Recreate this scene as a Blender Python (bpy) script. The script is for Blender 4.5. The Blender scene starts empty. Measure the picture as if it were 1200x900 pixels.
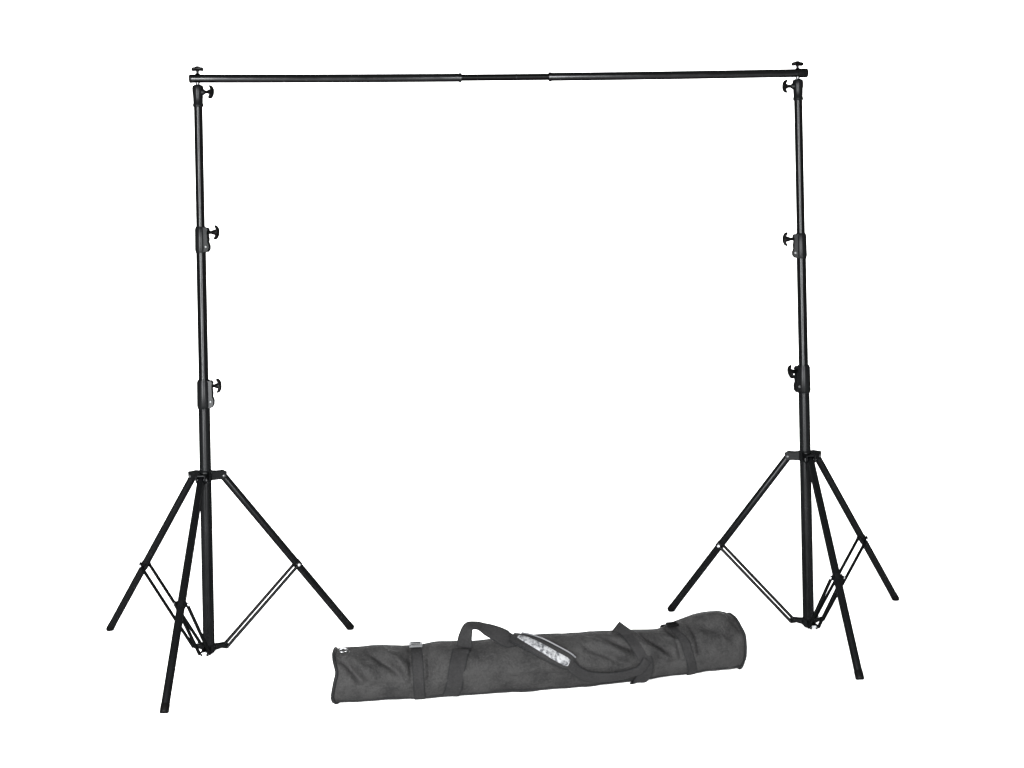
import bpy, math, random
from mathutils import Vector, Matrix, noise
random.seed(4)
sc = bpy.context.scene
col = sc.collection
PI = math.pi
R = math.radians

# ------------------------------------------------------------------ materials
def new_mat(name):
    m = bpy.data.materials.new(name); m.use_nodes = True
    nt = m.node_tree; nt.nodes.clear()
    out = nt.nodes.new('ShaderNodeOutputMaterial')
    return m, nt, out

def coated(name, diff, gloss, rough, mottling=0.25, grain=900, bump=0.02):
    """black coating: dark diffuse under a thin constant sheen"""
    m, nt, out = new_mat(name)
    N, L = nt.nodes, nt.links
    tc = N.new('ShaderNodeTexCoord')
    n1 = N.new('ShaderNodeTexNoise'); n1.inputs['Scale'].default_value = 14; n1.inputs['Detail'].default_value = 5
    L.new(tc.outputs['Object'], n1.inputs['Vector'])
    n2 = N.new('ShaderNodeTexNoise'); n2.inputs['Scale'].default_value = grain
    L.new(tc.outputs['Object'], n2.inputs['Vector'])
    rr = N.new('ShaderNodeMapRange'); rr.inputs['To Min'].default_value = rough - .05; rr.inputs['To Max'].default_value = rough + .08
    L.new(n1.outputs['Fac'], rr.inputs['Value'])
    mr = N.new('ShaderNodeMapRange'); mr.inputs['To Min'].default_value = gloss * (1 - mottling); mr.inputs['To Max'].default_value = gloss * (1 + mottling)
    L.new(n1.outputs['Fac'], mr.inputs['Value'])
    bp = N.new('ShaderNodeBump'); bp.inputs['Strength'].default_value = bump; bp.inputs['Distance'].default_value = .001
    L.new(n2.outputs['Fac'], bp.inputs['Height'])
    d = N.new('ShaderNodeBsdfDiffuse'); d.inputs['Color'].default_value = (*diff, 1)
    g = N.new('ShaderNodeBsdfGlossy'); g.inputs['Color'].default_value = (.96, .98, 1, 1)
    L.new(rr.outputs['Result'], g.inputs['Roughness'])
    L.new(bp.outputs['Normal'], d.inputs['Normal']); L.new(bp.outputs['Normal'], g.inputs['Normal'])
    mx = N.new('ShaderNodeMixShader')
    L.new(mr.outputs['Result'], mx.inputs['Fac']); L.new(d.outputs[0], mx.inputs[1]); L.new(g.outputs[0], mx.inputs[2])
    L.new(mx.outputs[0], out.inputs['Surface'])
    return m

def principled(name, colr, rough, metal=0., spec=.5, scale=40, var=.15):
    m, nt, out = new_mat(name)
    N, L = nt.nodes, nt.links
    p = N.new('ShaderNodeBsdfPrincipled')
    tc = N.new('ShaderNodeTexCoord'); n = N.new('ShaderNodeTexNoise'); n.inputs['Scale'].default_value = scale
    L.new(tc.outputs['Object'], n.inputs['Vector'])
    r = N.new('ShaderNodeValToRGB')
    r.color_ramp.elements[0].position = .3; r.color_ramp.elements[1].position = .7
    r.color_ramp.elements[0].color = (*[c * (1 - var) for c in colr], 1)
    r.color_ramp.elements[1].color = (*[min(1, c * (1 + var)) for c in colr], 1)
    L.new(n.outputs['Fac'], r.inputs['Fac']); L.new(r.outputs['Color'], p.inputs['Base Color'])
    p.inputs['Roughness'].default_value = rough; p.inputs['Metallic'].default_value = metal
    p.inputs['Specular IOR Level'].default_value = spec
    L.new(p.outputs[0], out.inputs['Surface'])
    return m

def fabric(name, c0, c1, weave=420, bump=.5, rough_bump=.35):
    m, nt, out = new_mat(name)
    N, L = nt.nodes, nt.links
    tc = N.new('ShaderNodeTexCoord')
    n = N.new('ShaderNodeTexNoise'); n.inputs['Scale'].default_value = 11; n.inputs['Detail'].default_value = 6; n.inputs['Roughness'].default_value = .62
    L.new(tc.outputs['Object'], n.inputs['Vector'])
    n3 = N.new('ShaderNodeTexNoise'); n3.inputs['Scale'].default_value = 170; n3.inputs['Detail'].default_value = 3
    L.new(tc.outputs['Object'], n3.inputs['Vector'])
    ad = N.new('ShaderNodeMath'); ad.operation = 'MULTIPLY_ADD'; ad.inputs[1].default_value = .75
    L.new(n3.outputs['Fac'], ad.inputs[0]); L.new(n.outputs['Fac'], ad.inputs[2])
    r = N.new('ShaderNodeValToRGB')
    r.color_ramp.elements[0].position = .68; r.color_ramp.elements[1].position = 1.0
    r.color_ramp.elements[0].color = (*c0, 1); r.color_ramp.elements[1].color = (*c1, 1)
    L.new(ad.outputs[0], r.inputs['Fac'])
    w1 = N.new('ShaderNodeTexWave'); w1.bands_direction = 'X'; w1.inputs['Scale'].default_value = weave
    w2 = N.new('ShaderNodeTexWave'); w2.bands_direction = 'Z'; w2.inputs['Scale'].default_value = weave
    for w in (w1, w2):
        w.inputs['Distortion'].default_value = .6; L.new(tc.outputs['Object'], w.inputs['Vector'])
    s = N.new('ShaderNodeMath'); s.operation = 'ADD'
    L.new(w1.outputs['Fac'], s.inputs[0]); L.new(w2.outputs['Fac'], s.inputs[1])
    b1 = N.new('ShaderNodeBump'); b1.inputs['Strength'].default_value = bump * .5; b1.inputs['Distance'].default_value = .0008
    L.new(s.outputs[0], b1.inputs['Height'])
    n2 = N.new('ShaderNodeTexNoise'); n2.inputs['Scale'].default_value = 26; n2.inputs['Detail'].default_value = 4; n2.inputs['Distortion'].default_value = .8
    L.new(tc.outputs['Object'], n2.inputs['Vector'])
    b2 = N.new('ShaderNodeBump'); b2.inputs['Strength'].default_value = rough_bump; b2.inputs['Distance'].default_value = .012
    L.new(n2.outputs['Fac'], b2.inputs['Height']); L.new(b1.outputs['Normal'], b2.inputs['Normal'])
    p = N.new('ShaderNodeBsdfPrincipled')
    L.new(r.outputs['Color'], p.inputs['Base Color']); p.inputs['Roughness'].default_value = .75
    p.inputs['Specular IOR Level'].default_value = .08
    L.new(b2.outputs['Normal'], p.inputs['Normal'])
    L.new(p.outputs[0], out.inputs['Surface'])
    return m

M = {
 'tube': coated('black_powder_coat', (.0007, .0008, .0009), .0048, .24),
 'gloss': coated('black_gloss_paint', (.0002, .00022, .00025), .0062, .20),
 'bar': coated('black_satin_paint', (.0001, .0001, .00015), .0085, .18),
 'inner': coated('black_matt_rod', (.0006, .0006, .0006), .0012, .3),
 'brace': coated('black_rod_paint', (.0004, .0005, .0005), .0032, .28),
 'plastic': coated('black_moulded_plastic', (.0011, .0012, .0013), .0040, .28, bump=.06),
 'knob': coated('black_knob_plastic', (.0006, .0006, .0006), .0028, .27),
 'rubber': coated('black_rubber', (.0010, .0010, .0010), .002, .4),
 'steel': principled('bright_zinc', (.30, .31, .32), .32, 1., scale=120),
 'bright': principled('polished_spigot_steel', (.045, .045, .047), .3, .9, scale=120, var=.05),
 'fabric': fabric('charcoal_nylon', (.0040, .0040, .0041), (.0098, .0097, .0097), rough_bump=.6),
 'webbing': fabric('charcoal_webbing', (.0034, .0034, .0036), (.0062, .0061, .0063), weave=260, bump=.8, rough_bump=.12),
 'piping': fabric('black_piping_and_edge_shade', (.0015, .0017, .0019), (.003, .0032, .0034), weave=300),
 'pvc': principled('grey_edge_binding', (.022, .023, .025), .5, 0, .3, scale=90),
 'dim': principled('dull_zinc', (.035, .036, .037), .4, .9, scale=90),
 'buckle': principled('grey_metal_buckle', (.085, .087, .09), .3, .9, scale=90),
 'bucklek': coated('black_plastic_buckle', (.0012, .0012, .0012), .004, .3),
}

def label_mat():
    m, nt, out = new_mat('faded_printed_label')
    N, L = nt.nodes, nt.links
    tc = N.new('ShaderNodeTexCoord')
    n = N.new('ShaderNodeTexNoise'); n.inputs['Scale'].default_value = 62; n.inputs['Detail'].default_value = 6; n.inputs['Roughness'].default_value = .7
    L.new(tc.outputs['Object'], n.inputs['Vector'])
    r = N.new('ShaderNodeValToRGB')
    e = r.color_ramp.elements
    e[0].position = .42; e[0].color = (.014, .015, .017, 1)
    e[1].position = .56; e[1].color = (.088, .090, .093, 1)
    L.new(n.outputs['Fac'], r.inputs['Fac'])
    p = N.new('ShaderNodeBsdfPrincipled'); L.new(r.outputs['Color'], p.inputs['Base Color'])
    p.inputs['Roughness'].default_value = .55; p.inputs['Specular IOR Level'].default_value = .12
    L.new(p.outputs[0], out.inputs['Surface'])
    return m
M['label'] = label_mat()

def floor_mat():
    m, nt, out = new_mat('white_studio_paper')
    N, L = nt.nodes, nt.links
    tc = N.new('ShaderNodeTexCoord'); n = N.new('ShaderNodeTexNoise'); n.inputs['Scale'].default_value = 3
    L.new(tc.outputs['Object'], n.inputs['Vector'])
    r = N.new('ShaderNodeValToRGB')
    r.color_ramp.elements[0].color = (.90, .90, .90, 1); r.color_ramp.elements[1].color = (.93, .93, .93, 1)
    L.new(n.outputs['Fac'], r.inputs['Fac'])
    d = N.new('ShaderNodeBsdfDiffuse'); L.new(r.outputs['Color'], d.inputs['Color'])
    L.new(d.outputs[0], out.inputs['Surface'])
    return m
M['floor'] = floor_mat()

# ------------------------------------------------------------------ mesh builder
def frame(axis):
    a = axis.normalized()
    h = Vector((0, 0, 1)) if abs(a.z) < .9 else Vector((1, 0, 0))
    u = h.cross(a).normalized()
    return a, u, a.cross(u)

class MB:
    def __init__(s): s.v = []; s.f = []
    def rings(s, rings, cap=True, closed=False):
        n = len(rings[0]); b = len(s.v)
        for r in rings: s.v += [Vector(p) for p in r]
        k = len(rings)
        for i in range(k if closed else k - 1):
            for j in range(n):
                a0 = b + i * n + j; a1 = b + i * n + (j + 1) % n
                b0 = b + ((i + 1) % k) * n + j; b1 = b + ((i + 1) % k) * n + (j + 1) % n
                s.f.append((a0, a1, b1, b0))
        if cap and not closed:
            s.f.append(tuple(b + j for j in range(n))[::-1]); s.f.append(tuple(b + (k - 1) * n + j for j in range(n)))
        return s
    def lathe(s, p, axis, prof, n=28):
        """prof: (distance along axis, radius)"""
        a, u, w = frame(axis); p = Vector(p)
        return s.rings([[p + a * d + (u * math.cos(t) + w * math.sin(t)) * r for t in [2 * PI * i / n for i in range(n)]] for d, r in prof])
    def tube(s, p0, p1, r, n=24, ch=None):
        p0, p1 = Vector(p0), Vector(p1); L = (p1 - p0).length
        ch = min(r * .2, .002) if ch is None else ch
        return s.lathe(p0, p1 - p0, [(0, r - ch), (ch, r), (L - ch, r), (L, r - ch)], n)
    def path(s, pts, r, n=20):
        rr = []
        for i, p in enumerate(pts):
            t = pts[min(i + 1, len(pts) - 1)] - pts[max(i - 1, 0)]
            a, u, w = frame(t)
            q = r if not callable(r) else r(i)
            rr.append([p + (u * math.cos(x) + w * math.sin(x)) * q for x in [2 * PI * k / n for k in range(n)]])
        return s.rings(rr)
    def box(s, c, x, y, z, hx, hy, hz, ch=.001):
        """chamfered box, x y z unit axes"""
        c = Vector(c); ch = min(ch, hx * .45, hy * .45, hz * .45)
        def rect(a, b): return [(a, b - ch), (a - ch, b), (-a + ch, b), (-a, b - ch), (-a, -b + ch), (-a + ch, -b), (a - ch, -b), (a, -b + ch)]
        rr = []
        for zz, i in ((-hz, ch), (-hz + ch, 0), (hz - ch, 0), (hz, ch)):
            rr.append([c + x * a + y * b + z * zz for a, b in rect(hx - i, hy - i)])
        return s.rings(rr)
    def prism(s, c, x, y, z, poly, h, ch=.0015):
        """polygon in (x,y) extruded +-h along z with a small chamfer toward the centroid"""
        c = Vector(c); mx = sum(p[0] for p in poly) / len(poly); my = sum(p[1] for p in poly) / len(poly)
        rr = []
        for zz, i in ((-h, ch), (-h + ch, 0), (h - ch, 0), (h, ch)):
            q = []
            for a, b in poly:
                d = math.hypot(a - mx, b - my) or 1
                q.append(c + x * (a - (a - mx) / d * i) + y * (b - (b - my) / d * i) + z * zz)
            rr.append(q)
        return s.rings(rr)
    def build(s, name, mat, parent=None, angle=38):
        lo = Vector([min(p[i] for p in s.v) for i in range(3)]); hi = Vector([max(p[i] for p in s.v) for i in range(3)])
        c = (lo + hi) / 2
        me = bpy.data.meshes.new(name)
        me.from_pydata([tuple(p - c) for p in s.v], [], s.f)
        me.materials.append(mat); me.validate(); me.update()
        import bmesh
        bm = bmesh.new(); bm.from_mesh(me); bmesh.ops.recalc_face_normals(bm, faces=bm.faces); bm.to_mesh(me); bm.free()
        me.shade_smooth(); me.set_sharp_from_angle(angle=R(angle))
        o = bpy.data.objects.new(name, me); col.objects.link(o)
        ORG[o.name] = c
        if parent: o.parent = parent; o.location = c - ORG[parent.name]
        else: o.location = c
        return o
ORG = {}

def empty(name, loc, label, cat, group=None):
    o = bpy.data.objects.new(name, None); col.objects.link(o)
    o.location = loc; o.empty_display_size = .1; ORG[o.name] = Vector(loc)
    o['label'] = label; o['category'] = cat
    if group: o['group'] = group
    return o

def wing(mb, base, kdir, stem, half, twist, thick=.0115, stem_r=.0072, bulge=.012):
    """T-shaped clamping knob: stem, boss and two swept lobes"""
    k = kdir.normalized(); _, u, w = frame(k)
    side = u * math.cos(twist) + w * math.sin(twist); t = k.cross(side)
    base = Vector(base)
    mb.lathe(base, k, [(0, stem_r), (stem * .55, stem_r), (stem * .75, stem_r * 1.5), (stem + .004, stem_r * 1.9), (stem + .010, stem_r * 1.7), (stem + .013, stem_r * .9)], 16)
    rr = []
    n = 17
    for i in range(n):
        q = -1 + 2 * i / (n - 1)
        c = base + k * (stem + bulge * .62 - bulge * q * q) + side * half * q
        e = (1 - abs(q) ** 6) ** .5 * .80 + .20
        a = thick * (.72 + .28 * abs(q)) * e; b = thick * 1.25 * (1 + .15 * abs(q)) * e
        rr.append([c + k * a * math.cos(x) * .8 + t * b * math.sin(x) for x in [2 * PI * j / 14 for j in range(14)]])
    mb.rings(rr)

# ------------------------------------------------------------------ light stands
FOOT_R, TOP_R, TOP_Z, JF = .6223, .0726, .7393, .5632
def clamp(root, O, z, r, hh, kdeg, knob_z, twist, knob_reach, rin):
    k = Vector((math.cos(R(kdeg)), math.sin(R(kdeg)), 0)); U = Vector((0, 0, 1)); t = k.cross(U)
    m = MB()
    m.lathe(O + U * (z - hh), U, [(0, rin + .001), (.002, r - .003), (.012, r), (2 * hh - .010, r - .001), (2 * hh - .002, r - .004), (2 * hh, rin + .001)], 32)
    poly = [(.004, hh - .003), (r + .004, hh - .003), (r + .010, hh - .013), (r + .006, hh - .021), (r + .0065, knob_z - .012), (r + .009, .004), (r + .0075, -.012),
            (r + .013, -.027), (r + .012, -hh + .014), (r + .003, -hh + .003), (.004, -hh + .003)]
    for s in (-1, 1):                                   # the split collar's two ears with the slot between them
        m.prism(O + U * z + t * s * .0105, k, U, t, poly, .0075)
    c = m.build('lock_collar', M['plastic'], root)
    m = MB(); wing(m, O + U * (z + knob_z) + k * (r - .004), k, knob_reach + .003 - r, .031, twist + PI / 2)
    m.build('knob', M['knob'], c)
    m = MB(); m.lathe(O + U * (z - .030) + k * (r + .002) - t * .0225, t, [(0, .004), (.001, .0062), (.043, .0062), (.045, .004)], 6)
    m.build('bolt', M['dim'], c)
    return c

def light_stand(X, Y, a0, deltas, reach, z1, z2, H, knobs, label):
    O = Vector((X, Y, 0)); U = Vector((0, 0, 1))
    root = empty('light_stand', O, label, 'light stand', 'light stands holding up the crossbar')
    MB().tube(O + U * .012, O + U * (z1 - .02), .0240, 32).build('lower_tube', M['tube'], root)
    MB().tube(O + U * (z1 + .02), O + U * (z2 - .02), .0205, 32).build('middle_tube', M['gloss'], root)
    MB().tube(O + U * (z2 + .02), O + U * (H - .10), .0180, 32).build('upper_tube', M['gloss'], root)
    (d1, tw1), (d2, tw2), (d3, tw3) = knobs
    clamp(root, O, z1, .0290, .060, d1, .034, tw1, .061, .024)
    clamp(root, O, z2, .0248, .055, d2, .030, tw2, .066, .0205)
    # socket at the top with its own knob and the bright spigot
    m = MB(); m.lathe(O + U * (H - .119), U, [(0, .0185), (.003, .0218), (.012, .0218), (.016, .0200), (.050, .0212), (.060, .0232), (.080, .0236), (.088, .0215), (.0925, .015), (.0930, .009)], 32)
    k = Vector((math.cos(R(d3)), math.sin(R(d3)), 0))
    m.lathe(O + U * (H - .057) + k * .012, k, [(0, .0135), (.014, .0125), (.019, .0085)], 18)
    sk = m.build('top_socket', M['plastic'], root)
    m = MB(); wing(m, O + U * (H - .057) + k * .028, k, .027, .029, tw3 + PI / 2); m.build('knob', M['knob'], sk)
    MB().tube(O + U * (H - .028), O + U * (H - .0165), .0088, 20, .0005).build('spigot', M['bright'], root)
    # leg hub with three forked arms
    hub = MB(); hub.lathe(O + U * (TOP_Z - .016), U, [(0, .0255), (.003, .030), (.036, .030), (.042, .0275), (.044, .0250)], 32)
    low = MB(); low.lathe(O + U * .013, U, [(0, .0250), (.003, .0285), (.026, .0285), (.029, .0250)], 32)
    cap = MB(); cap.lathe(O + U * .005, U, [(0, .018), (.004, .0225), (.010, .0225)], 28)
    hubpins, lowpins = [], []
    RB, ZB = .074, .027
    legs = []
    for i, off in ((0, -2 * PI / 3), (1, 2 * PI / 3), (2, 0)):
        a = a0 + off + deltas[i]
        d = Vector((math.cos(a), math.sin(a), 0)); t = Vector((-math.sin(a), math.cos(a), 0))
        top = O + d * TOP_R + U * TOP_Z
        foot = O + d * (FOOT_R + reach[i])
        ax = (foot - top).normalized()
        for s in (-1, 1):
            hub.prism(O + t * s * .0175, d, U, t, [(.020, TOP_Z - .014), (.050, TOP_Z - .014), (TOP_R - .004, TOP_Z - .016), (TOP_R + .008, TOP_Z - .010), (TOP_R + .012, TOP_Z), (TOP_R + .013, TOP_Z + .017), (TOP_R + .008, TOP_Z + .020), (.050, TOP_Z + .020), (.020, TOP_Z + .024)], .0028, .0008)
            low.prism(O + t * s * .0125, d, U, t, [(.022, .017), (.050, .021), (RB - .004, ZB - .012), (RB + .006, ZB - .010), (RB + .010, ZB - .002), (RB + .008, ZB + .008), (RB, ZB + .010), (.048, .037), (.022, .039)], .0024, .0008)
        hub.box(O + d * .062 + U * (TOP_Z + .017), d, t, U, .018, .0175, .003)          # bridge across the fork
        p = MB(); p.lathe(top - t * .0235, t, [(0, .0035), (.0015, .0058), (.0455, .0058), (.047, .0035)], 16); hubpins.append(p)
        p = MB(); p.lathe(O + d * RB + U * ZB - t * .0225, t, [(0, .003), (.0015, .0055), (.0435, .0055), (.045, .003)], 16); lowpins.append(p)
        # leg
        Ln = (foot - top).length
        rr = .0160
        n = ax.cross(t)
        m = MB(); m.lathe(top - ax * .010, ax, [(0, .009), (.004, .0125), (.014, .0135), (.020, rr), (Ln - .010, rr), (Ln - .006, rr - .001)], 28)
        leg = m.build('leg', M['tube'], root)
        m = MB(); m.lathe(top + ax * (Ln - .034), ax, [(0, rr + .0002), (.002, rr + .0008), (.027, rr + .0008), (.031, rr), (.034, rr - .003)], 28)
        m.build('rubber_foot', M['rubber'], leg)
        # brace saddle on the leg
        j = top + (foot - top) * JF
        m = MB(); m.lathe(j - ax * .013, ax, [(0, rr + .0003), (.001, rr + .0018), (.025, rr + .0018), (.026, rr + .0003)], 28)
        for s in (-1, 1): m.box(j + t * s * .0175 + n * .004 , ax, n, t, .0085, .012, .0022)
        sd = m.build('brace_clip', M['plastic'], leg)
        # brace: two rods either side of leg and collar
        q = O + d * RB + U * ZB
        jj = j
        for s in (-1, 1):
            m = MB(); A = jj + t * s * .0225; B = q + t * s * .0212
            e = (B - A).normalized(); nn = t.cross(e).normalized()
            m.path([A - e * .006, A - e * .003, A + (B - A) * .5, B + e * .003, B + e * .006], lambda i: (.0042, .0069, .0069, .0069, .0042)[i], 14)
            br = m.build('brace', M['brace'], root)
            m = MB(); m.lathe(jj + t * s * .0265, t * s, [(0, .0068), (.0025, .0064), (.0045, .0045), (.0052, .001)], 16)
            m.build('rivet', M['steel'], br)
    hb = hub.build('leg_hub', M['plastic'], root)
    for p in hubpins: p.build('pivot_pin', M['dim'], hb)
    lb = low.build('brace_collar', M['plastic'], root)
    for p in lowpins: p.build('pivot_pin', M['steel'], lb)
    cap.build('end_cap', M['rubber'], root)
    return root

LX, LY, RX, RY, H = -1.2962, 5.1645, 1.2502, 5.3577, 2.4
light_stand(LX, LY, -1.5962, (-.0337 - .012, .0073, .0264 - .006), (.022, .012, .036), 1.0839, 1.7279, H, ((2, R(8)), (-4, R(-12)), (-8, R(-14))),
            'black tripod light stand beyond the left end of the bag, lock knobs pointing right')
light_stand(RX, RY, -1.4873, (-.0364, .0576, -.0212), (.012, .014, .028), 1.0769, 1.6527, H, ((196, R(28)), (178, R(-10)), (186, R(-8))),
            'black tripod light stand behind the rounded right end of the bag, lock knobs pointing left')

# ------------------------------------------------------------------ crossbar
A0 = Vector((LX, LY, H)); A1 = Vector((RX, RY, H)); AV = A1 - A0; AD = AV.normalized()
def bar_pt(t):
    q = (t - .5) * 2
    return A0 + AV * t - Vector((0, 0, .0065 * max(0, 1 - q * q)))
cb = empty('crossbar', (A0 + A1) / 2, 'thin black telescopic crossbar spanning between the tops of both stands', 'crossbar')
def bar_seg(name, t0, t1, r, mat, lips=()):
    n = 26
    pts = [bar_pt(t0 + (t1 - t0) * i / n) for i in range(n + 1)]
    m = MB(); m.path(pts, r, 28)
    for tl, w in lips:
        p = bar_pt(tl); m.lathe(p - AD * w, AD, [(0, r), (.001, r + .0022), (2 * w - .002, r + .0022), (2 * w, r - .001)], 28)
    return m.build(name, mat, cb)
bar_seg('outer_tube', -.0130, .431, .0178, M['bar'], ((.4285, .006),))
bar_seg('inner_tube', .429, .580, .0142, M['inner'])
bar_seg('outer_tube', .5762, 1.006, .0178, M['bar'], ((.5785, .007),))
m = MB(); p = bar_pt(.5219); m.lathe(p - AD * .002, AD, [(0, .0143), (.0008, .0150), (.0032, .0150), (.004, .0143)], 24); m.build('joint_ring', M['plastic'], cb)
m = MB(); p = bar_pt(.9995); m.lathe(p, AD, [(0, .0180), (.002, .0200), (.040, .0200), (.044, .0180), (.045, .013)], 28); m.build('end_cap', M['rubber'], cb)
m = MB(); p = bar_pt(-.0136); m.lathe(p, AD, [(0, .015), (.002, .0184), (.010, .0184), (.012, .0175)], 28); m.build('end_cap', M['rubber'], cb)
for t, tw in ((0., R(4)), (1., R(14))):
    p = bar_pt(t); m = MB()
    U = Vector((0, 0, 1))
    m.lathe(p + U * .0165, U, [(0, .0105), (.004, .0095), (.006, .006)], 18)
    wing(m, p + U * .017, U, .022, .0255, tw + PI / 2, thick=.0125, stem_r=.0062, bulge=.002)
    m.build('wing_screw', M['knob'], cb)

# ------------------------------------------------------------------ carrying bag
BX = [-.690, -.644, -.599, -.554, -.509, -.465, -.421, -.376, -.332, -.287, -.243, -.199, -.154, -.109, -.064, -.018, .027, .072, .118, .164, .210, .256, .302, .349, .395, .443, .491, .539, .588, .637, .686, .735, .784, .833, .876]
BY = [4.612, 4.616, 4.620, 4.624, 4.628, 4.632, 4.636, 4.640, 4.645, 4.651, 4.658, 4.664, 4.671, 4.677, 4.683, 4.689, 4.695, 4.702, 4.710, 4.718, 4.727, 4.736, 4.746, 4.756, 4.767, 4.781, 4.797, 4.813, 4.829, 4.845, 4.861, 4.876, 4.890, 4.901, 4.911]
BR = [.0948, .0967, .0962, .0975, .0968, .0950, .0944, .0960, .0978, .0984, .0977, .0962, .0960, .0968, .0978, .0990, .0998, .1000, .0996, .0988, .0981, .0978, .0974, .0964, .0950, .0932, .0902, .0892, .0945, .1010, .1072, .1108, .1112, .1078, .1005]
def lerp_tab(x, T):
    if x <= BX[0]: return T[0] + (x - BX[0]) * (T[1] - T[0]) / (BX[1] - BX[0])
    for i in range(len(BX) - 1):
        if x <= BX[i + 1]:
            f = (x - BX[i]) / (BX[i + 1] - BX[i])
            p0 = T[max(i - 1, 0)]; p1 = T[i]; p2 = T[i + 1]; p3 = T[min(i + 2, len(T) - 1)]
            return .5 * (2 * p1 + (p2 - p0) * f + (2 * p0 - 5 * p1 + 4 * p2 - p3) * f * f + (3 * p1 - p0 - 3 * p2 + p3) * f ** 3)
    return T[-1]
UP = Vector((0, 0, 1))
def axis_at(x):
    h = .03
    d = Vector((2 * h, lerp_tab(min(x + h, .876), BY) - lerp_tab(max(x - h, -.69), BY), 0))
    d = Vector((min(x + h, .876) - max(x - h, -.69), d.y, 0)).normalized()
    return d, Vector((d.y, -d.x, 0))
# folds: (x0, phi0, x1, phi1, width, amplitude)  phi in degrees round the bag, 0 = facing front, 90 = top
FOLDS = [(-.655, 48, -.57, -14, .015, -.010), (-.635, 58, -.53, -2, .018, .006), (-.56, 68, -.44, 8, .016, -.009), (-.52, 78, -.42, 22, .018, .006),
         (-.60, -20, -.42, -8, .018, .004), (-.47, 60, -.40, -20, .018, .004), (-.412, 80, -.408, -40, .010, -.006), (-.345, 80, -.345, -40, .008, -.004),
         (-.33, 8, -.25, 0, .016, -.003), (-.12, 10, .30, -12, .03, .004), (.26, 60, .42, 2, .016, .006), (.24, 40, .40, -8, .014, -.006), (.30, 70, .43, 22, .014, -.005),
         (.46, 62, .55, 10, .015, -.006), (.47, 35, .57, -12, .016, .006), (.52, 70, .60, 30, .014, .005), (.50, 5, .56, -40, .015, -.005),
         (.565, 86, .60, -40, .010, -.005), (.645, 86, .665, -40, .011, -.005), (.68, 60, .76, 20, .022, -.007), (.76, 20, .84, 42, .022, -.007), (.70, 78, .82, 62, .022, .006),
         (.68, 10, .72, -35, .022, -.005), (.79, 0, .80, -40, .02, -.005), (.72, 35, .80, 0, .02, .006), (.81, 68, .85, 52, .018, -.006), (.40, 90, .46, 20, .02, .008)]
def fold_disp(x, ph):
    d = 0
    for x0, p0, x1, p1, w, amp in FOLDS:
        ax, ay = x0, p0 * .00167; bx, by = x1, p1 * .00167
        px, py = x, ph * .00167
        L2 = (bx - ax) ** 2 + (by - ay) ** 2
        t = ((px - ax) * (bx - ax) + (py - ay) * (by - ay)) / L2
        tc = max(0, min(1, t))
        q = (px - ax - (bx - ax) * tc) ** 2 + (py - ay - (by - ay) * tc) ** 2
        d += amp * math.exp(-q / (w * w)) * (.55 + .45 * math.sin(PI * tc))
    return d * 2.3
def bag_pt(x, phi, off=0., disp=True):
    """point on the bag, off = height above the cloth"""
    r = lerp_tab(x, BR); a, n0 = axis_at(x); y = lerp_tab(x, BY)
    c, s = math.cos(R(phi)), math.sin(R(phi))
    e = 2 / 2.22
    cx = math.copysign(abs(c) ** e, c); sx = math.copysign(abs(s) ** e, s)
    nrm = (n0 * c + UP * s)
    rr = 1.0
    P = Vector((x, y, r * .94)) + (n0 * cx + UP * sx) * r * rr
    q = 0
    if disp:
        q = fold_disp(x, phi)
        q += .0035 * noise.noise(Vector((x * 9, c * 1.3, s * 1.3 + 4))) + .0022 * noise.noise(Vector((x * 24, c * 3, s * 3)))
    P = P + nrm * (q + off)
    # ends: sag and slant of the end panels
    if x < -.62:
        k = (-.62 - x) / .07; pp = (phi + 180) % 360 - 180; P -= a * k * (-.002 + .009 * math.exp(-((pp + 32) / 28) ** 2) - .009 * math.exp(-((pp - 22) / 18) ** 2) + .005 * math.exp(-((pp - 75) / 28) ** 2) - .014 * max(0, -s - .75) / .25)
    if x > .79:
        k = (x - .79) / .086; P += a * k * (-.022 - .020 * max(0, s - .45) - .012 * max(0, -s - .3))
    if P.z < .004: P.z = .004 + (off if off > 0 else 0) * .2
    return P, nrm
bag = empty('carrying_bag', (.1, 4.72, 0), 'long charcoal grey nylon carrying bag with shoulder strap lying on the floor in front', 'bag')
def bag_body():
    nx, nphi = 300, 96
    rr = []
    xs = [-.690 + (.876 + .690) * i / nx for i in range(nx + 1)]
    # closed end panels, slightly hollow
    def end(x, sgn):
        out = []
        C = sum((bag_pt(x, 360 * j / nphi)[0] for j in range(nphi)), Vector()) / nphi
        a, _ = axis_at(x)
        for f, d in ((.05, -.008), (.35, -.007), (.65, -.004), (.85, 0.), (.95, .0035)):
            out.append([C + (bag_pt(x, 360 * j / nphi)[0] - C) * f + a * sgn * d for j in range(nphi)])
        return out
    rr += end(xs[0], -1)
    for x in xs: rr.append([bag_pt(x, 360 * j / nphi)[0] for j in range(nphi)])
    rr += end(xs[-1], 1)[::-1]
    m = MB(); m.rings(rr)
    return m.build('bag_body', M['fabric'], bag, angle=80)
body = bag_body()
def ring_piping(x, r):
    m = MB(); pts = [bag_pt(x, p, .001)[0] for p in range(0, 360, 4)]
    n = len(pts); rr = []
    for i in range(n):
        t = pts[(i + 1) % n] - pts[i - 1]
        a, u, w = frame(t); rr.append([pts[i] + (u * math.cos(q) + w * math.sin(q)) * r for q in [2 * PI * k / 10 for k in range(10)]])
    m.rings(rr, closed=True); return m.build('piping', M['piping'], body)
ring_piping(-.689, .0065); ring_piping(.874, .0060)
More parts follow.
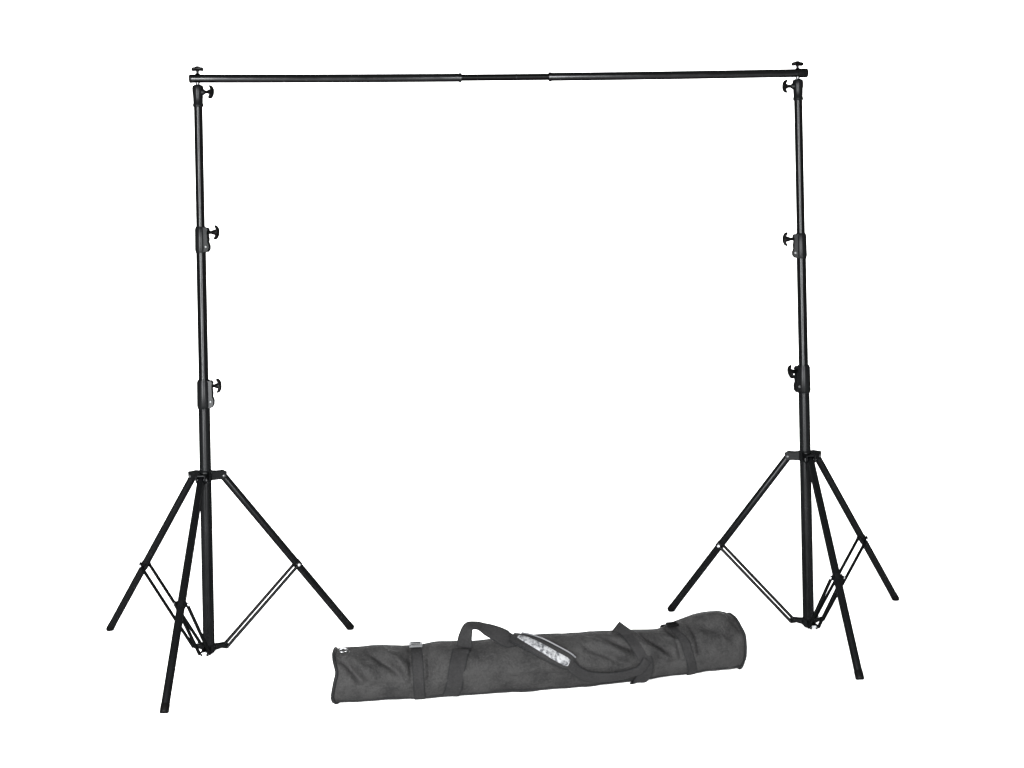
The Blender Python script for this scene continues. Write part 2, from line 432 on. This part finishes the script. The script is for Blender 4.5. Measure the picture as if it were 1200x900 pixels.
def line_piping(x0, x1, phi, r, name, mat, n=160, wob=2.):
    m = MB(); pts = [bag_pt(x0 + (x1 - x0) * i / n, phi + wob * noise.noise(Vector((i * .06, phi, 0))), .0005)[0] for i in range(n + 1)]
    m.path(pts, r, 8); return m.build(name, mat, body)
line_piping(-.682, .868, -47, .0035, 'piping', M['piping'])

# ribbons lying on or standing off the cloth
m_ = 8
QS = (-1, -.86, -.6, -.3, 0, .3, .6, .86, 1)
def crom(P, f):
    n = len(P) - 1; i = min(int(f), n - 1); t = f - i
    p0, p1, p2, p3 = P[max(i - 1, 0)], P[i], P[i + 1], P[min(i + 2, n)]
    return (p1 * 2 + (p2 - p0) * t + (p0 * 2 - p1 * 5 + p2 * 4 - p3) * t * t + (p1 * 3 - p0 - p2 * 3 + p3) * t ** 3) * .5
def ribbon(name, ctrl, thick, mat, parent, per=10, ridge=0., hug=False, taper=False, edge=True):
    """ctrl: (position, side vector, half width)"""
    P = [c[0] for c in ctrl]; S = [c[1].normalized() * c[2] for c in ctrl]
    n = (len(ctrl) - 1) * per; rr = []
    pts = [crom(P, i / per) for i in range(n + 1)]; sd = [crom(S, i / per) for i in range(n + 1)]
    for i in range(n + 1):
        t = (pts[min(i + 1, n)] - pts[max(i - 1, 0)]).normalized()
        s = sd[i] - t * sd[i].dot(t); hw = sd[i].length; s.normalize(); nn = s.cross(t).normalized()
        if hug and nn.y > 0: nn = -nn
        h = thick / 2; r_ = []
        if taper: h *= min(1, .3 + .7 * i / 12, .45 + .55 * (n - i) / 5)
        for k in range(m_ + 1):
            q = QS[k]; e = h * (1 - .75 * max(0, abs(q) - .75) / .25)
            r_.append(pts[i] + s * hw * q + nn * (e + ridge * (1 - q * q)))
        for k in range(m_, -1, -1):
            q = QS[k]; e = h * (1 - .75 * max(0, abs(q) - .75) / .25)
            r_.append(pts[i] + s * hw * q - nn * e)
        rr.append(r_)
    m = MB(); m.rings(rr); o = m.build(name, mat, parent, angle=50)
    if edge:                                            # dark edge bands: bound edge on the pad, painted outline shade on the straps
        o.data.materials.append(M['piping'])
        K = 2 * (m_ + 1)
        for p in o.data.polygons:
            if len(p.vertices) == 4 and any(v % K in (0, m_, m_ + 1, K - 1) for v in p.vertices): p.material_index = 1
    return o
def on(x, phi, off, hw, side=None):
    p, n = bag_pt(x, phi, off); a, n0 = axis_at(x)
    return (p, a if side is None else side, hw)
def lift(x, up, fwd, side, hw):
    a, n0 = axis_at(x); r = lerp_tab(x, BR)
    p = Vector((x, lerp_tab(x, BY), r * 1.94 + up)) + n0 * fwd
    return (p, (a * side[0] + n0 * side[1] + UP * side[2]), hw)
def cross_side(x, phi, x2, phi2):
    """side vector lying in the cloth, at right angles to the direction of travel"""
    t = bag_pt(x2, phi2)[0] - bag_pt(x, phi)[0]; n = bag_pt(x, phi)[1]
    return t.cross(n).normalized()

# compression straps going round the bag
def girth(x, lean, hw, p0=-60, p1=150):
    ph = [p0 + (p1 - p0) * i / 12 for i in range(13)]
    return [on(x + lean * math.sin(R(p)), p, .0022, hw) for p in ph]
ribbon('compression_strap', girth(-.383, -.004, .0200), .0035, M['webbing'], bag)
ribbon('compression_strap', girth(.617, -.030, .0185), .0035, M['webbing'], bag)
# webbing of the shoulder strap rising from the seam and looping over the top
web = [on(-.270, -50, .0025, .032), on(-.262, -25, .0025, .032), on(-.253, 0, .0025, .031), on(-.243, 26, .0025, .031), on(-.228, 55, .003, .031),
       lift(-.214, -.006, .035, (1, .15, 0), .030), lift(-.207, .032, .026, (1, .35, -.1), .026), lift(-.192, .064, .018, (.85, .8, -.3), .023), lift(-.160, .066, .018, (.45, .9, -.55), .022),
       lift(-.125, .050, .024, (.2, .75, -.8), .026), lift(-.085, .031, .034, (-.15, .65, -.75), .031), lift(-.052, .012, .042, (-.25, .65, -.7), .033)]
sp = cross_side(-.03, 85, .02, 62)
web += [on(-.016, 71, .009, .033, sp), on(.012, 62, .006, .031, sp), on(.035, 54, .005, .028, sp)]
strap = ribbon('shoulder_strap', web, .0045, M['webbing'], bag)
PADP = pts = [(-.034, 78), (-.012, 72), (.020, 61), (.060, 46), (.105, 30), (.150, 17), (.172, 11)]
pc = [on(x, p, .016 if x < -.03 else .0125 if x < 0 else .011, .036, cross_side(x, p, x + .02, p - 7.5)) for x, p in pts]
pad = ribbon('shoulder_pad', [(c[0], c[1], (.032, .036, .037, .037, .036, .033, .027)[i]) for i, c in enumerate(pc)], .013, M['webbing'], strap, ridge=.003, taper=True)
pts = [(-.008, 74), (.020, 61), (.062, 43.5), (.105, 28), (.148, 15.5), (.160, 12.5)]
ribbon('label_patch', [on(x, p, .0215, (.010, .015, .016, .016, .0155, .011)[i], cross_side(x, p, x + .02, p - 7.5)) for i, (x, p) in enumerate(pts)], .0025, M['label'], strap, ridge=.002, edge=False)
# pale edge binding on the upper edge of the pad
m = MB(); pp = []
for i, c in enumerate(pc[1:]): pp.append(c[0] - c[1].normalized() * (.034, .035, .035, .034, .031, .025)[i] + bag_pt(*PADP[i + 1])[1] * .006)
m.path([crom(pp, i / 6) for i in range(31)], .0032, 8); m.build('edge_binding', M['pvc'], strap)
low = [(.160, 12), (.185, 0), (.215, -9), (.250, -15), (.300, -20), (.345, -21), (.390, -18), (.425, -9), (.448, 5)]
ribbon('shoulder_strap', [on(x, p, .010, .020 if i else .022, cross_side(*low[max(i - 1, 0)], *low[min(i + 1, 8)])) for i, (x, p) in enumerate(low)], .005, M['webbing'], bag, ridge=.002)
# second end of the strap: webbing coming over the top and round under the bag
hd = [lift(.372, .016, -.01, (1, .1, .35), .028), on(.388, 84, .006, .030), on(.404, 62, .004, .030), on(.420, 40, .004, .029), on(.436, 18, .004, .029), on(.446, -4, .005, .030), on(.442, -26, .007, .031), on(.428, -48, .010, .030), on(.416, -64, .016, .026)]
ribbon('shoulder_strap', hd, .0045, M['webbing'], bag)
# buckles
def buckle(x, phi, hx, hz, mat):
    p, n = bag_pt(x, phi, .011); a, n0 = axis_at(x)
    z = a.cross(n).normalized()
    m = MB()
    for s in (-1, 1):
        m.box(p + z * s * hz, a, z, n, hx, .0035, .0042, .0015)
        m.box(p + a * s * hx, a, z, n, .0040, hz + .0035, .0047, .0015)
    m.box(p, a, z, n, hx, .0028, .0036, .001)
    m.box(p - n * .004, a, z, n, hx * .8, hz * .9, .002, .001)
    return m.build('buckle', mat, bag)
buckle(-.390, 84, .021, .015, M['buckle'])
buckle(.590, 84, .0175, .012, M['bucklek'])
# zip pull at the left end
p, n = bag_pt(-.655, 78, .004); a, n0 = axis_at(-.655)
m = MB(); c = p + n * .002
m.rings([[c + a * .014 * math.cos(t) + n * .008 * math.sin(t) + (a * math.cos(t) + n * math.sin(t)) * .003 * math.cos(q) + n0 * .003 * math.sin(q) for q in [2 * PI * k / 8 for k in range(8)]] for t in [2 * PI * i / 24 for i in range(24)]], closed=True)
m.build('zip_pull', M['buckle'], bag)

# ------------------------------------------------------------------ floor sweeping up into the white background
prof = [(-6., 0.), (7.2, 0.)] + [(7.2 + 2.2 * math.sin(R(a)), 2.2 - 2.2 * math.cos(R(a))) for a in range(6, 91, 6)] + [(9.4, 9.)]
W = 16
vs = []; fs = []
for y, z in prof: vs += [(-W, y, z), (W, y, z)]
for i in range(len(prof) - 1): fs.append((2 * i, 2 * i + 1, 2 * i + 3, 2 * i + 2))
me = bpy.data.meshes.new('floor'); me.from_pydata(vs, [], fs); me.materials.append(M['floor']); me.update()
for p in me.polygons: p.use_smooth = True
fl = bpy.data.objects.new('floor', me); col.objects.link(fl); fl['kind'] = 'structure'

# ------------------------------------------------------------------ light
w = bpy.data.worlds.new('World'); sc.world = w; w.use_nodes = True
bg = w.node_tree.nodes['Background']; bg.inputs['Color'].default_value = (1, 1, 1, 1); bg.inputs['Strength'].default_value = 1.2
def softbox(name, loc, target, sx, sy, power):
    l = bpy.data.lights.new(name, 'AREA'); l.shape = 'RECTANGLE'; l.size = sx; l.size_y = sy; l.energy = power
    o = bpy.data.objects.new(name, l); col.objects.link(o); o.location = loc
    o.rotation_euler = (Vector(target) - Vector(loc)).to_track_quat('-Z', 'Y').to_euler()
    return o
softbox('strip_softbox', (-2.35, -.7, 1.75), (-.6, 5, 1.4), .8, 3.2, 1750)
softbox('strip_softbox', (1.05, -.9, 1.75), (.6, 5, 1.4), .65, 3.2, 1150)

# ------------------------------------------------------------------ camera
cd = bpy.data.cameras.new('Camera'); cam = bpy.data.objects.new('Camera', cd); col.objects.link(cam); sc.camera = cam
cd.sensor_width = 36; cd.lens = 1451.6947 / 1200 * 36
cd.shift_x = 0; cd.shift_y = -(450 - 291.58) / 1200
cd.clip_end = 200; cd.clip_start = .05
cam.matrix_world = Matrix.Translation((0, 0, 1.6645)) @ Matrix.Rotation(PI / 2, 4, 'X') @ Matrix.Rotation(-.0199, 4, 'Z')

sc.view_settings.view_transform = 'Standard'; sc.view_settings.look = 'None'
sc.view_settings.exposure = 0; sc.view_settings.gamma = 1
